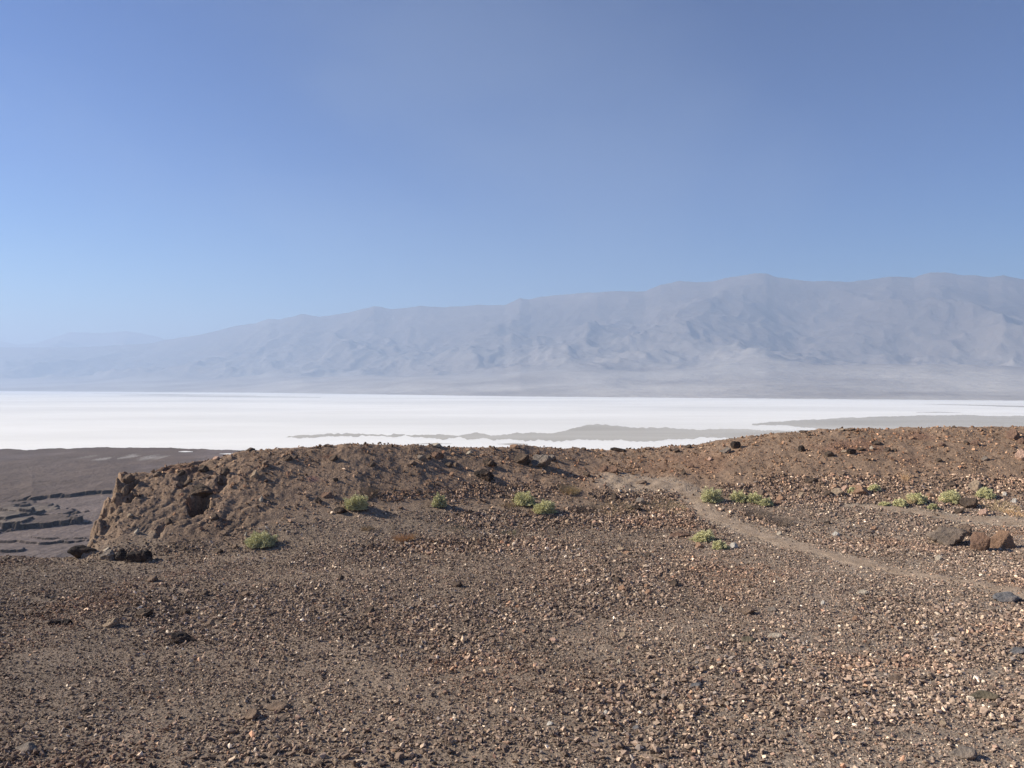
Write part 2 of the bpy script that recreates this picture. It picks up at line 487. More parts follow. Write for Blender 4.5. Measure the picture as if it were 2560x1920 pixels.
def scatter(name, label_kind, X, Y, S, colors, flatk=(0.35, 0.75), sink=0.25):
    n = len(X)
    Z = height(X, Y)
    e = 0.06
    gx = (height(X + e, Y) - Z) / e; gy = (height(X, Y + e) - Z) / e
    vid = rng.integers(0, len(VAR), n)
    sx = S * rng.uniform(0.75, 1.15, n) * 0.5; sy = S * rng.uniform(0.55, 0.95, n) * 0.5; sz = S * rng.uniform(*flatk, n) * 0.5
    yaw = rng.uniform(0, 2 * math.pi, n); t1 = rng.normal(0, 0.42, n); t2 = rng.normal(0, 0.42, n)
    Vs, Ts, Cs = [], [], []; off = 0
    for k, (V, T) in enumerate(VAR):
        m = np.nonzero(vid == k)[0]
        if len(m) == 0: continue
        P = V[None] * np.stack([sx[m], sy[m], sz[m]], -1)[:, None, :]
        c, s = np.cos(t1[m])[:, None], np.sin(t1[m])[:, None]
        y, z = P[..., 1] * c - P[..., 2] * s, P[..., 1] * s + P[..., 2] * c
        x = P[..., 0]
        c, s = np.cos(t2[m])[:, None], np.sin(t2[m])[:, None]
        x, z = x * c - z * s, x * s + z * c
        c, s = np.cos(yaw[m])[:, None], np.sin(yaw[m])[:, None]
        x, y = x * c - y * s, x * s + y * c
        z = z + gx[m][:, None] * x * 0.8 + gy[m][:, None] * y * 0.8 + (sz[m] * (1 - sink))[:, None] + Z[m][:, None]
        x = x + X[m][:, None]; y = y + Y[m][:, None]
        Vs.append(np.stack([x, y, z], -1).reshape(-1, 3).astype(np.float32))
        nv = V.shape[0]
        Ts.append((T[None] + (off + np.arange(len(m)) * nv)[:, None, None]).reshape(-1, 3))
        Cs.append(np.repeat(colors[m], nv, 0))
        off += len(m) * nv
    o = mesh_np(name, np.concatenate(Vs), np.concatenate(Ts), M_gravel, flat=True, col=np.concatenate(Cs))
    print(name, n, 'stones', off, 'verts')
    return o

def gen(Ya, Yb_, dY, cover, smin, smax, alpha, umax=0.72):
    """power-law sized stones; cover(X, Y, xi) -> relative cover; keeps sizes above about a pixel"""
    Xs, Ys_, Ss = [], [], []
    Y0 = Ya
    while Y0 < Yb_:
        s0 = smin(Y0)
        a = alpha
        q = rng.random(20000)
        # pdf ~ s^-a between s0 and smax
        inv = lambda q: (s0 ** (1 - a) + q * (smax ** (1 - a) - s0 ** (1 - a))) ** (1 / (1 - a))
        mean_area = np.mean(inv(q) ** 2) * 0.45
        area = 2 * umax * Y0 * dY
        n = int(area / mean_area * 1.0)
        Y = Y0 + rng.random(n) * dY
        X = (rng.random(n) * 2 - 1) * umax * Y
        keep = rng.random(n) < cover(X, Y, CX + F * X / Y)
        Xs.append(X[keep]); Ys_.append(Y[keep]); Ss.append(inv(rng.random(keep.sum())))
        Y0 += dY
    return np.concatenate(Xs), np.concatenate(Ys_), np.concatenate(Ss)

def trail_clear(X, Y):
    d = np.minimum(dist_line(X, Y, T1, W1), dist_line(X, Y, T2, W2))
    xi = CX + F * X / Y
    return np.clip((d - 0.5) * 1.3, 0.06 + 0.35 * smooth((xi - 2000) / 300) * (Y < 15.5), 1)
def base_colors(n, X, Y):
    idx = rng.choice(len(PAL), n, p=WGT)
    c = PAL[idx] * np.array([1.56, 1.46, 1.37]) * rng.lognormal(0.0, 0.24, n)[:, None]
    xi = CX + F * X / Y
    # right side paler, left darker; hill redder
    k = 1.0 + 0.22 * smooth((xi - 1300) / 1000) - 0.14 * smooth((900 - xi) / 900)
    patch = fbm(X * 0.7, Y * 0.7, 3, 201)
    c = c * (k * (1 + 0.16 * patch))[:, None]
    Ym = np.interp(xi, *MY)
    up = smooth((Y - Ym) / 2.0) * smooth((xi - 190) / 60)
    c = c * (1 + up[:, None] * (np.array([0.98, 0.88, 0.80]) - 1))
    red = smooth(fbm(X * 0.45 + 7, Y * 0.45, 3, 303) * 1.4 - 0.2)
    c = c * (1 + red[:, None] * (np.array([1.06, 0.97, 0.92]) - 1))
    return c

def cover_plateau(X, Y, xi):
    Ym = np.interp(xi, *MY); Yb = np.interp(xi, *BY)
    n1 = fbm(X * 0.5, Y * 0.9, 3, 400)
    n2 = fbm(X * 1.6, Y * 2.2, 3, 430)
    c = 0.72 + 0.34 * n1 + 0.34 * n2
    c = c * trail_clear(X, Y)
    ok = ((Y < Ym - 0.5) | (xi < 235)) & ~((xi < 235) & (Y > 14.1))
    leftface = smooth((Y - Yb) / 0.3) * smooth((760 - xi) / 200)
    c = c * (1 - 0.88 * leftface)
    far = smooth((Y - 11) / 4)
    c = c * (1 - 0.25 * far)
    return np.where(ok, np.clip(c, 0.06, 1), 0)
X, Y, S = gen(5.3, 19.5, 0.5, cover_plateau, lambda y: 0.0108 + 0.00055 * y, 0.080, 3.15)
big = fbm(X * 0.33 + 3, Y * 0.45, 3, 500)
zone = smooth(0.5 + big * 1.1)
xi = CX + F * X / Y
S = S * (0.78 + 0.36 * zone + 0.10 * smooth((xi - 500) / 700) - 0.10 * smooth((500 - xi) / 500))
tag(scatter('gravel', 'gravel', X, Y, S, base_colors(len(X), X, Y)), 'angular brown and tan gravel covering the foreground flat', 'gravel', kind='stuff')

def cover_hill(X, Y, xi):
    Ym = np.interp(xi, *MY); Yc = np.interp(xi, *CY)
    n2 = fbm(X * 1.2, Y * 1.2, 3, 630)
    c = 0.13 + 0.15 * n2
    left = smooth((700 - xi) / 200)
    c = c * (1 - 0.1 * left)
    ok = (Y >= Ym - 0.5) & (Y < Yc + 1.2) & (xi > 215)
    return np.where(ok, np.clip(c * trail_clear(X, Y), 0.03, 1), 0)
X, Y, S = gen(13.0, 26, 0.5, cover_hill, lambda y: 0.026 + 0.0002 * y, 0.13, 3.1)
tag(scatter('slope_gravel', 'gravel', X, Y, S, base_colors(len(X), X, Y) * np.array([.98, .9, .82])), 'sparse reddish brown gravel lying on the slope of the ridge', 'gravel', kind='stuff')

def cover_scree(X, Y, xi):
    Ym = np.interp(xi, *MY)
    yi = HY + F * (EYE - height(X, Y, False)) / Y
    def el(x0, y0, rx, ry): return smooth(1.5 - np.sqrt(((xi - x0) / rx) ** 2 + ((yi - y0) / ry) ** 2) * 1.0 + 0.5 * fbm(X * 1.1, Y * 1.1, 3, 700))
    m = np.maximum.reduce([el(1250, 1228, 150, 22), el(1000, 1240, 90, 12), el(1600, 1240, 130, 18), el(1950, 1225, 130, 30), el(2180, 1215, 130, 26),
                           el(2450, 1215, 130, 26), el(2200, 1250, 400, 12), el(1550, 1300, 320, 26), el(1300, 1300, 160, 20), el(1150, 1365, 260, 16)])
    return np.clip(m * 0.8 * trail_clear(X, Y), 0, 1) * (m > 0.08)
X, Y, S = gen(11.0, 22, 0.5, cover_scree, lambda y: 0.036, 0.125, 3.0)
tag(scatter('scree', 'scree', X, Y, S, base_colors(len(X), X, Y) * np.array([1.0, .96, .93]), (0.5, 0.85), 0.2), 'coarse brown scree heaped along the foot of the ridge', 'scree', kind='stuff')

# ------------------------------------------------------------------ single rocks
from mathutils import Matrix
_ico = {}
def ico(sub):
    if sub not in _ico:
        bm = bmesh.new(); bmesh.ops.create_icosphere(bm, subdivisions=sub, radius=1.0)
        _ico[sub] = (np.array([v.co[:] for v in bm.verts]), np.array([[v.index for v in f.verts] for f in bm.faces])); bm.free()
    return _ico[sub]
def rock_mesh(seed, w, d, h, nplanes=13, rough=0.06, sub=4, lit=None):
    D, T = ico(sub)
    r = np.random.default_rng(seed)
    N = r.normal(size=(nplanes, 3)); N /= np.linalg.norm(N, axis=1)[:, None]
    dist = r.uniform(0.62, 1.0, nplanes)
    if lit: N[0] = lit[0]; N[0] /= np.linalg.norm(N[0]); dist[0] = lit[1]
    dot = D @ N.T
    rad = np.where(dot > 0.05, dist[None] / np.maximum(dot, 0.05), 9.0)
    rad = -np.log(np.sum(np.exp(-rad * 26), 1)) / 26
    rad = np.clip(rad, 0.3, 1.25)
    nz = np.array([mnoise.fractal(Vector(p) * 2.1 + Vector((seed * 3.7, 0, 0)), 1.0, 2.0, 4) for p in D]) if sub < 5 else np.zeros(len(D))
    rad = rad * (1 + rough * nz * 2.2)
    P = D * rad[:, None]
    P -= (P.max(0) + P.min(0)) / 2
    P /= (P.max(0) - P.min(0))
    return P * np.array([w, d, h]), T
BLACK, DARK, BROWN, GREY, TAN, RED, ORANGE, PALE, PINK, WHITE, BLUE, OLIVE = (
    (.045, .036, .032), (.10, .075, .058), (.19, .138, .103), (.22, .185, .155), (.34, .26, .185), (.20, .125, .09), (.33, .205, .135),
    (.44, .38, .30), (.50, .33, .25), (.52, .48, .42), (.165, .16, .162), (.14, .12, .085))
NOTHING = None
ROCKS = []
def rock(x, y, w, h, col, label, depth=0.8, rough=0.06, planes=13, sink=0.34, cat='rock', name='rock', yaw=0.0, roll=0.0):
    ROCKS.append((x, y, w, h, col, label, depth, rough, planes, sink, cat, name, yaw, roll))
# plateau edge on the left
rock(203, 1389, 70, 23, BLACK, 'black wedge shaped rock standing alone on the left rim of the flat', 0.7, .05, 8)
rock(266, 1400, 44, 24, GREY, 'grey lumpy boulder at the left end of the dark boulder cluster on the rim', .8, .10)
rock(298, 1402, 34, 30, BLACK, 'black pointed boulder in the middle of the dark cluster on the rim', .8, .09, 9)
rock(343, 1404, 62, 27, BLACK, 'black rounded boulder at the right end of the dark cluster on the rim', .7, .12)
rock(366, 1406, 24, 12, DARK, 'small dark rock touching the right side of the rim boulder cluster', .8, .08)
rock(378, 1455, 26, 15, BROWN, 'small brown peaked stone on the dark gravel in front of the rim boulder cluster', .9, .05, 8)
rock(542, 1384, 26, 10, DARK, 'low dark stone on the flat left of the nearest saltbush', .8)
rock(457, 1376, 16, 8, DARK, 'tiny dark stone at the toe of the eroded bluff', .8)
rock(586, 1372, 18, 12, BROWN, 'small brown stone just left of the nearest saltbush', .8)
rock(665, 1340, 16, 9, PINK, 'small pink stone behind the nearest saltbush', .8)
# eroded bluff
rock(318, 1206, 34, 22, BROWN, 'brown block forming the upper left corner of the eroded bluff', .9, .10, 9)
rock(311, 1236, 20, 24, BROWN, 'brown block below the corner block of the eroded bluff', .9, .10, 9)
rock(452, 1195, 20, 14, DARK, 'dark stone embedded high in the left bluff', .8)
rock(460, 1216, 26, 14, DARK, 'dark stone with a black shadow just beneath the high one in the bluff', .8)
rock(324, 1294, 20, 10, TAN, 'tan slab sticking out of the left part of the bluff', .6)
rock(341, 1337, 14, 12, PALE, 'cream stone low on the left part of the bluff', .8)
rock(264, 1380, 16, 9, PALE, 'cream stone at the foot of the bluff above the boulder cluster', .7)
rock(634, 1196, 18, 18, TAN, 'tan angular rock on the bluff face right of the dark gully', .8, .05, 8)
rock(661, 1163, 20, 13, BROWN, 'brown rock near the crest above the bluff face', .8)
rock(652, 1253, 12, 12, PALE, 'small cream rock on the lower slope right of the dark hollow', .8)
rock(502, 1250, 62, 26, DARK, 'dark overhanging rock roofing the black hollow in the bluff', .8, .12, 10, sink=.35)
rock(547, 1215, 22, 16, DARK, 'dark stone in the gully above the black hollow', .8, .1)
rock(563, 1188, 20, 16, DARK, 'dark stone at the head of the gully on the bluff', .8, .1)
rock(421, 1310, 18, 14, DARK, 'dark stone in the runnel left of the black hollow', .8)
rock(563, 1338, 16, 10, BROWN, 'brown stone on the smooth skirt below the black hollow', .8)
rock(614, 1342, 8, 11, PALE, 'thin cream stone standing just behind the nearest saltbush', .8)
rock(536, 1300, 22, 14, DARK, 'dark stone just below the black hollow on its right', .8)
rock(625, 1128, 22, 8, DARK, 'flat dark stone on the crest above the bluff, against the salt', .8)
rock(538, 1146, 16, 8, PINK, 'small pinkish stone on the crest left end', .8)
rock(505, 1180, 28, 16, DARK, 'dark lump in the ragged upper band of the bluff', .8, .1)
rock(390, 1192, 24, 12, BROWN, 'brown lump on the rim between the bluff corner and the ragged band', .8, .1)
# central slope
rock(831, 1153, 24, 14, DARK, 'dark block on the upper slope left of centre', .8)
rock(931, 1166, 18, 11, DARK, 'dark stone on the upper slope directly above the second saltbush from the left', .8)
rock(718, 1153, 24, 11, DARK, 'dark cluster stone on the upper slope above the bluff gully', .8, .1)
rock(739, 1147, 11, 9, DARK, 'small dark stone right of the dark cluster stone on the upper slope', .8)
rock(815, 1244, 36, 14, RED, 'flat reddish rock on the slope above the black block by the saltbush', .6, .05, 8)
rock(795, 1258, 18, 13, BLACK, 'black stone tucked under the flat reddish rock', .8)
rock(838, 1206, 14, 8, BLACK, 'small black stone alone in the middle of the bare slope', .8)
rock(847, 1284, 38, 15, BLACK, 'black block lying just left of the second saltbush from the left', .7, .08, 9)
rock(912, 1112, 9, 7, DARK, 'tiny dark stone on the highest point of the left crest', .8)
rock(1088, 1118, 28, 8, PALE, 'pale flat slab on the crest against the salt flat', .7, .05, 8)
rock(1093, 1148, 34, 17, RED, 'dark red rock at the right end of the ledge below the crest', .8, .08)
rock(1069, 1148, 18, 11, DARK, 'dark rock in the middle of the ledge below the crest', .8)
rock(1053, 1151, 22, 11, GREY, 'grey rock left of the dark red one on the ledge below the crest', .8)
rock(1027, 1161, 28, 11, BROWN, 'brown flat rock at the left end of the ledge below the crest', .8)
rock(1120, 1168, 22, 11, DARK, 'dark flat stone below the red ledge rock', .8)
rock(1139, 1167, 15, 10, BROWN, 'brown stone right of the dark flat stone below the ledge', .8)
rock(1129, 1190, 12, 11, ORANGE, 'small orange and black stone on the slope below the ledge', .8)
rock(1208, 1200, 54, 24, BLACK, 'black elongated boulder slanting across the centre slope', .7, .10, 9, roll=-.18)
rock(1223, 1167, 40, 21, DARK, 'dark knobbly boulder above the black slanting one', .8, .16)
rock(1172, 1138, 17, 9, PALE, 'pale narrow stone near the crest left of the boulder pair', .6)
rock(1233, 1123, 16, 7, DARK, 'dark stone poking above the crest left of the orange crest slab', .8)
rock(1288, 1120, 28, 8, ORANGE, 'orange slab on the crest above the dark boulder', .7)
rock(1303, 1159, 48, 24, DARK, 'dark boulder with a grey left side, left of the grey boulder below the crest', .8, .09, 10)
rock(1352, 1170, 54, 33, GREY, 'large light grey craggy boulder below the crest at the centre', .8, .12, 11)
rock(1378, 1152, 26, 14, GREY, 'smaller grey rock on the upper right shoulder of the craggy boulder', .8, .1)
rock(1546, 1128, 40, 9, BLACK, 'low black rock on the crest at the saddle against the salt', .7, .08)
rock(1459, 1125, 14, 6, DARK, 'tiny dark stone on the crest left of the saddle rock', .8)
rock(1622, 1124, 16, 6, BROWN, 'small brown stone on the crest right of the saddle rock', .8)
rock(1508, 1180, 26, 18, RED, 'reddish rock left half of the pair above the trail', .8, .08)
rock(1533, 1182, 28, 16, RED, 'reddish rock right half of the pair above the trail', .8, .08)
rock(1467, 1190, 18, 9, DARK, 'dark red stone left of the reddish pair above the trail', .8)
rock(1602, 1211, 32, 9, BROWN, 'narrow dark brown shard lying on the pale trail', .5, .06, 8, roll=-.15)
rock(1690, 1130, 20, 10, DARK, 'dark stone right of the saddle on the upper slope', .8)
rock(1722, 1121, 18, 9, DARK, 'dark stone near the crest right of the saddle', .8)
rock(1815, 1133, 30, 14, GREY, 'smooth grey slab on the right slope touching the black block', .7, .04, 8)
rock(1841, 1121, 26, 17, BLACK, 'black block just right of the smooth grey slab', .8, .06, 8)
rock(1709, 1187, 13, 13, DARK, 'dark upright stone on the reddish soil above the trail bend', .8)
rock(1776, 1152, 14, 10, PINK, 'pinkish stone on the reddish soil of the right slope', .8)
rock(1728, 1170, 16, 11, RED, 'reddish stone upper left of the dark upright one', .8)
rock(1600, 1262, 26, 17, GREY, 'grey boulder in the scree above the dry grass strip', .8, .06)
rock(1590, 1279, 34, 15, BLACK, 'black rock just below the grey boulder in the dry grass strip', .8, .08)
rock(1538, 1250, 17, 18, DARK, 'dark upright rock in the scree left of the grey boulder', .8)
rock(1353, 1303, 14, 10, BROWN, 'brown stone below the round saltbush pair', .8)
rock(1372, 1302, 11, 10, DARK, 'dark stone just right of the brown stone under the saltbush pair', .8)
rock(1220, 1317, 18, 11, BROWN, 'brown stone alone on the flat left below the saltbush pair', .8)
rock(1000, 1376, 20, 10, DARK, 'dark stone just below the orange grass tuft', .8)
rock(850, 1452, 18, 14, DARK, 'dark peaked stone on the flat right of the nearest saltbush and nearer', .8)
# right middle ground
rock(1553, 1377, 24, 10, TAN, 'tan wedge stone left of the double saltbush', .8, .05, 8)
rock(1568, 1387, 17, 9, ORANGE, 'orange stone with a black shadow below the tan wedge', .8)
rock(1620, 1395, 18, 14, DARK, 'dark upright stone left below the double saltbush', .8)
rock(1700, 1342, 56, 10, RED, 'long low dark red slab behind the double saltbush', .4, .08, 9)
rock(1836, 1372, 20, 14, WHITE, 'whitish pointed stone right of the double saltbush', .8, .05, 8)
rock(1750, 1370, 24, 12, ORANGE, 'orange tan stone under the left side of the double saltbush', .8)
rock(1556, 1477, 24, 13, ORANGE, 'orange angular stone in the gravel at centre right, left of a matching one', .8)
rock(1622, 1489, 20, 14, ORANGE, 'rusty orange stone in the gravel, lower right of the orange angular one', .8)
rock(1545, 1456, 24, 12, DARK, 'dark rounded stone just above the orange angular stone', .8)
rock(1684, 1467, 26, 15, DARK, 'dark brown stone right of the rusty orange stone', .8)
# right ridge
rock(2538, 1099, 36, 26, RED, 'brown boulder with a black shadow side high on the right ridge', .8, .06, 9)
rock(2558, 1151, 30, 26, PINK, 'pale pink boulder at the right edge of the picture', .8, .06, 9)
rock(2554, 1110, 16, 16, RED, 'small reddish rock right below the brown boulder on the right ridge', .8)
rock(2006, 1130, 18, 16, BLACK, 'black pointed rock on the right slope', .8, .08)
rock(2075, 1141, 24, 12, DARK, 'dark rock left of the dark crack on the right slope', .8)
rock(2130, 1136, 24, 13, BLACK, 'black rock at the lower end of the dark crack on the right slope', .8)
rock(2111, 1133, 15, 8, TAN, 'tan stone beside the black rock at the dark crack', .8)
rock(2155, 1128, 22, 8, DARK, 'dark stone midway up the crack on the right slope', .8)
rock(2180, 1125, 10, 9, PALE, 'small pale stone at the upper end of the dark crack', .8)
rock(2192, 1112, 24, 8, DARK, 'dark stone at the top of the crack on the right slope', .8)
rock(2219, 1130, 18, 10, DARK, 'dark grey stone, left one of two right of the crack', .8)
rock(2237, 1130, 13, 9, DARK, 'dark grey stone, right one of two right of the crack', .8)
rock(2281, 1098, 14, 8, ORANGE, 'orange stone high on the right ridge', .8)
rock(2358, 1117, 19, 11, RED, 'reddish rounded stone on the right slope right of the orange one', .8)
rock(2439, 1114, 22, 13, RED, 'dark red stone on the right slope left of the brown boulder', .8)
rock(2417, 1111, 16, 9, DARK, 'dark stone touching the dark red stone on its left', .8)
rock(2464, 1152, 16, 11, GREY, 'grey peaked stone low on the right slope', .8, .05, 8)
rock(2350, 1155, 14, 10, DARK, 'dark round stone alone on the bare right slope', .8)
rock(2127, 1171, 12, 7, ORANGE, 'small orange stone on the bare slope below the crack', .8)
rock(2130, 1075, 24, 5, BROWN, 'low brown stone on the right crest, further left', .8)
rock(2106, 1077, 18, 6, TAN, 'tan stone on the right crest beside the low brown one', .8)
rock(2008, 1081, 20, 5, DARK, 'low dark stone on the crest where the right ridge begins to climb', .8)
rock(1904, 1090, 8, 5, DARK, 'tiny dark stone on the crest left of the right ridge', .8)
rock(2023, 1091, 10, 8, DARK, 'small dark stone just under the crest of the right ridge', .8)
rock(2386, 1069, 10, 5, DARK, 'tiny dark stone on top of the right ridge', .8)
# scree and boulders at the foot of the right ridge
rock(2441, 1228, 34, 27, TAN, 'tan pyramid shaped rock above the paired saltbushes on the right', .8, .05, 7)
rock(2459, 1230, 18, 18, DARK, 'dark rock against the right side of the tan pyramid rock', .8)
rock(2430, 1269, 52, 23, DARK, 'smooth dark brown boulder between the two right saltbushes', .8, .04, 9)
rock(2153, 1236, 50, 22, ORANGE, 'large flat orange boulder at the foot of the right ridge', .8, .06, 9)
rock(2096, 1240, 30, 18, TAN, 'tan brown boulder left of the large flat orange boulder', .8, .06)
rock(2070, 1240, 24, 13, DARK, 'dark slab with black shadow left of the tan brown boulder', .8)
rock(2085, 1222, 19, 10, ORANGE, 'small orange stone above the tan brown boulder', .8)
rock(2112, 1229, 15, 14, PINK, 'pinkish stone between the tan brown and the orange boulder', .8)
rock(1953, 1252, 24, 14, ORANGE, 'orange stone right of the row of four saltbushes', .8)
rock(1947, 1263, 22, 10, RED, 'reddish stone just below the orange one beside the saltbush row', .8)
rock(2002, 1245, 15, 14, TAN, 'tan stone in the scree between the orange stone and the flat orange boulder', .8)
rock(1906, 1240, 27, 14, BROWN, 'brown pink boulder behind the saltbush row', .8, .05, 9)
rock(2325, 1246, 18, 12, ORANGE, 'orange stone behind the saltbush left of the dark brown boulder', .8)
rock(2513, 1241, 13, 11, WHITE, 'white stone right of the paired saltbushes', .8)
rock(2537, 1259, 20, 12, WHITE, 'white jagged stone near the right edge above the upper trail', .8, .1)
rock(2462, 1291, 24, 18, PINK, 'pinkish peaked rock just above the upper trail', .8, .05, 8)
rock(2400, 1285, 22, 12, DARK, 'dark stone left of the pinkish peaked rock above the upper trail', .8)
rock(2381, 1218, 24, 12, DARK, 'dark rock left of the tan pyramid rock', .8)
rock(2030, 1206, 34, 12, DARK, 'long dark slab at the top of the right scree', .6)
rock(2105, 1190, 20, 10, BROWN, 'brown rock at the upper edge of the right scree', .8)
rock(2127, 1303, 14, 8, TAN, 'tan stone below the start of the upper trail', .8)
rock(2069, 1311, 16, 7, BLACK, 'small black stone with a thin shadow between the two trails', .8)
rock(2091, 1340, 22, 10, WHITE, 'white stone with a dark right half between the two trails', .8)
rock(2186, 1326, 14, 10, ORANGE, 'flat orange stone between the two trails', .8)
rock(1949, 1338, 13, 9, PALE, 'pale stone on the right edge of the lower trail', .8)
# boulder group right
rock(2381, 1364, 94, 40, (.20, .158, .125), 'big grey brown slab boulder, largest of the group near the right edge', .8, .07, 9, yaw=.2)
rock(2412, 1340, 44, 28, BROWN, 'brown broken rock behind the right end of the big slab boulder', .8, .1)
rock(2394, 1334, 20, 20, TAN, 'small tan rubble rock on the back of the big slab boulder', .8, .08)
rock(2350, 1330, 34, 14, BROWN, 'thin jagged shard sticking out left of the big slab boulder', .6, .1, 8)
rock(2456, 1377, 48, 44, RED, 'reddish brown peaked boulder in the middle of the right boulder group', .8, .06, 8)
rock(2508, 1371, 62, 42, (.24, .15, .10), 'rounded orange brown boulder at the right end of the right boulder group', .8, .06, 10)
rock(2349, 1401, 15, 13, PALE, 'cream stone in the gravel in front of the big slab boulder', .8)
# near flat
rock(132, 1562, 30, 10, BLACK, 'left one of two low black stones side by side on the left flat', .8, .08)
rock(160, 1562, 30, 12, BLACK, 'right one of two low black stones side by side on the left flat', .8, .08)
rock(272, 1571, 40, 24, TAN, 'pale tan pitted rock with a long black shadow on the left flat', .8, .12)
rock(352, 1545, 46, 18, DARK, 'dark broken rock on the left flat behind the pale tan rock', .8, .14)
rock(457, 1537, 32, 15, DARK, 'dark rock on the left flat right of the broken one', .8, .1)
rock(450, 1608, 74, 22, BLACK, 'large flat black rock on the left foreground flat', .7, .10, 10)
rock(526, 1566, 26, 15, BROWN, 'smooth brown pink stone upper right of the large flat black rock', .8, .04, 8)
rock(584, 1568, 14, 12, ORANGE, 'small orange tan stone right of the smooth brown pink stone', .8)
rock(626, 1804, 48, 22, BROWN, 'brown peaked rock with a black shadow in the left foreground', .8, .06, 8)
rock(694, 1778, 64, 13, BROWN, 'flat brown slab upper right of the peaked foreground rock', .6, .05, 8)
rock(58, 1882, 60, 18, GREY, 'grey flat rock in the bottom left corner', .7, .06, 8)
rock(508, 1492, 26, 13, DARK, 'dark stone on the flat above the smooth brown pink stone', .8)
rock(612, 1492, 24, 13, BROWN, 'brown stone on the flat right of the dark one and level with it', .8)
rock(924, 1534, 28, 15, DARK, 'dark grey rock on the flat left of centre', .8)
rock(914, 1573, 18, 10, DARK, 'dark stone just below the dark grey rock left of centre', .8)
rock(1143, 1468, 26, 13, DARK, 'dark rock on the flat near the centre', .8)
# right foreground
rock(2524, 1506, 66, 22, BLUE, 'blue grey slab at the right edge in the foreground', .7, .08, 9)
rock(2550, 1636, 44, 12, BLUE, 'narrow blue grey slab at the right edge, nearer than the larger one', .6, .05, 8)
rock(2468, 1752, 66, 18, OLIVE, 'brown flat slab in the right foreground', .6, .06, 9)
rock(2432, 1757, 20, 9, PALE, 'cream stone touching the left end of the brown flat slab', .8)
rock(2414, 1898, 64, 22, GREY, 'grey angular slab near the bottom right corner', .7, .06, 8)
rock(1934, 1530, 30, 11, GREY, 'light grey flat stone in the right foreground gravel', .7)
rock(1868, 1536, 42, 16, BROWN, 'brown rock left of the light grey flat stone', .7)
rock(1938, 1597, 36, 12, PALE, 'long cream slab in the right foreground gravel', .6, .06, 8)
rock(1874, 1608, 36, 12, OLIVE, 'dark olive slab left of the long cream slab', .7)
rock(2024, 1633, 15, 8, WHITE, 'white chip of stone right of the long cream slab and nearer', .8)
rock(1549, 1661, 14, 12, PALE, 'small cream upright stone in the centre right gravel', .8)
rock(1558, 1596, 18, 13, TAN, 'tan stone above the small cream upright stone', .8)
rock(2058, 1512, 14, 10, WHITE, 'white stone in the gravel above the light grey flat stone', .8)
rock(2142, 1553, 18, 11, ORANGE, 'orange stone in the right gravel below the faint trail', .8)
rock(2160, 1487, 30, 10, PALE, 'cream slab in the right gravel next to the lower trail', .7)
rock(1616, 1470, 14, 9, ORANGE, 'small pale orange stone above the rusty orange stone', .8)
rock(1804, 1531, 11, 17, PALE, 'narrow cream stone standing upright in the gravel', .8)
rock(1517, 1789, 17, 10, WHITE, 'white stone in the near centre foreground', .8)
rock(1375, 1818, 18, 9, WHITE, 'white flat stone left of the other white one and nearer', .8)
rock(1741, 1723, 28, 10, BLUE, 'blue grey flat stone in the near right foreground', .7)
rock(1592, 1827, 20, 9, BLUE, 'blue grey stone in the near centre foreground', .7)
rock(2362, 1816, 22, 13, TAN, 'tan rounded stone between the brown slab and the corner slab', .8)
rock(2245, 1705, 46, 10, BROWN, 'thin brown slab left of the brown flat slab and further away', .6)
rock(1385, 1605, 24, 9, PINK, 'pink flat stone in the central gravel', .7)

def build_rocks():
    for i, (x, y, w, h, col, label, depth, rough, planes, sink, cat, name, yaw, roll) in enumerate(ROCKS):
        X, Y, Z = pix(x, y)
        s = Y / F
        W, H = w * s, h * s / (1 - sink)
        sub = 4 if w > 26 else 3
        V, T = rock_mesh(100 + i, W, W * depth, H, planes, rough, sub, None if col is BLACK else ((-.45, -.42, .75), 0.52))
        o = mesh_np(name, V, T, M_rock, flat=True)
        Yp = Y + W * depth * 0.25
        Zg = float(height(X, Yp))
        Z0 = min(Z, Zg)
        o.location = (X, Yp, Z0 + H * (0.5 - sink))
        o.rotation_euler = (0, roll, yaw)
        o.color = (*col, 1)
        tag(o, label, cat)
build_rocks()

# ------------------------------------------------------------------ plants
def leaf_cloud(n, rx, ry, rz, size, seed, c1, c2, lump=0.3):
    r = np.random.default_rng(seed)
    d = r.normal(size=(n, 3)); d[:, 2] = np.abs(d[:, 2]) * 0.9 - 0.05
    d /= np.linalg.norm(d, axis=1)[:, None]
    rad = r.uniform(0.0, 1.0, n) ** 0.28
    lumpv = np.array([mnoise.fractal(Vector(p) * 2.3 + Vector((seed * 1.3, 5, 0)), 1.0, 2.0, 3) for p in d])
    rad = rad * (1 + lump * lumpv * 1.6)
    P = d * rad[:, None] * np.array([rx, ry, rz])
    P[:, 2] = np.maximum(P[:, 2], 0.01)
    L = size * r.uniform(0.6, 1.4, n)
    a = r.normal(size=(n, 3)); a += d * 1.2; a /= np.linalg.norm(a, axis=1)[:, None]
    b = np.cross(a, r.normal(size=(n, 3))); b /= np.linalg.norm(b, axis=1)[:, None]
    V = np.stack([P - b * L[:, None] * .35, P + a * L[:, None], P + b * L[:, None] * .35, P - a * L[:, None] * .6], 1).reshape(-1, 3)
    T = np.arange(n * 4).reshape(n, 4)
    t = r.random(n)[:, None]
    col = np.array(c1) * (1 - t) + np.array(c2) * t
    return V, T, np.repeat(col, 4, 0)
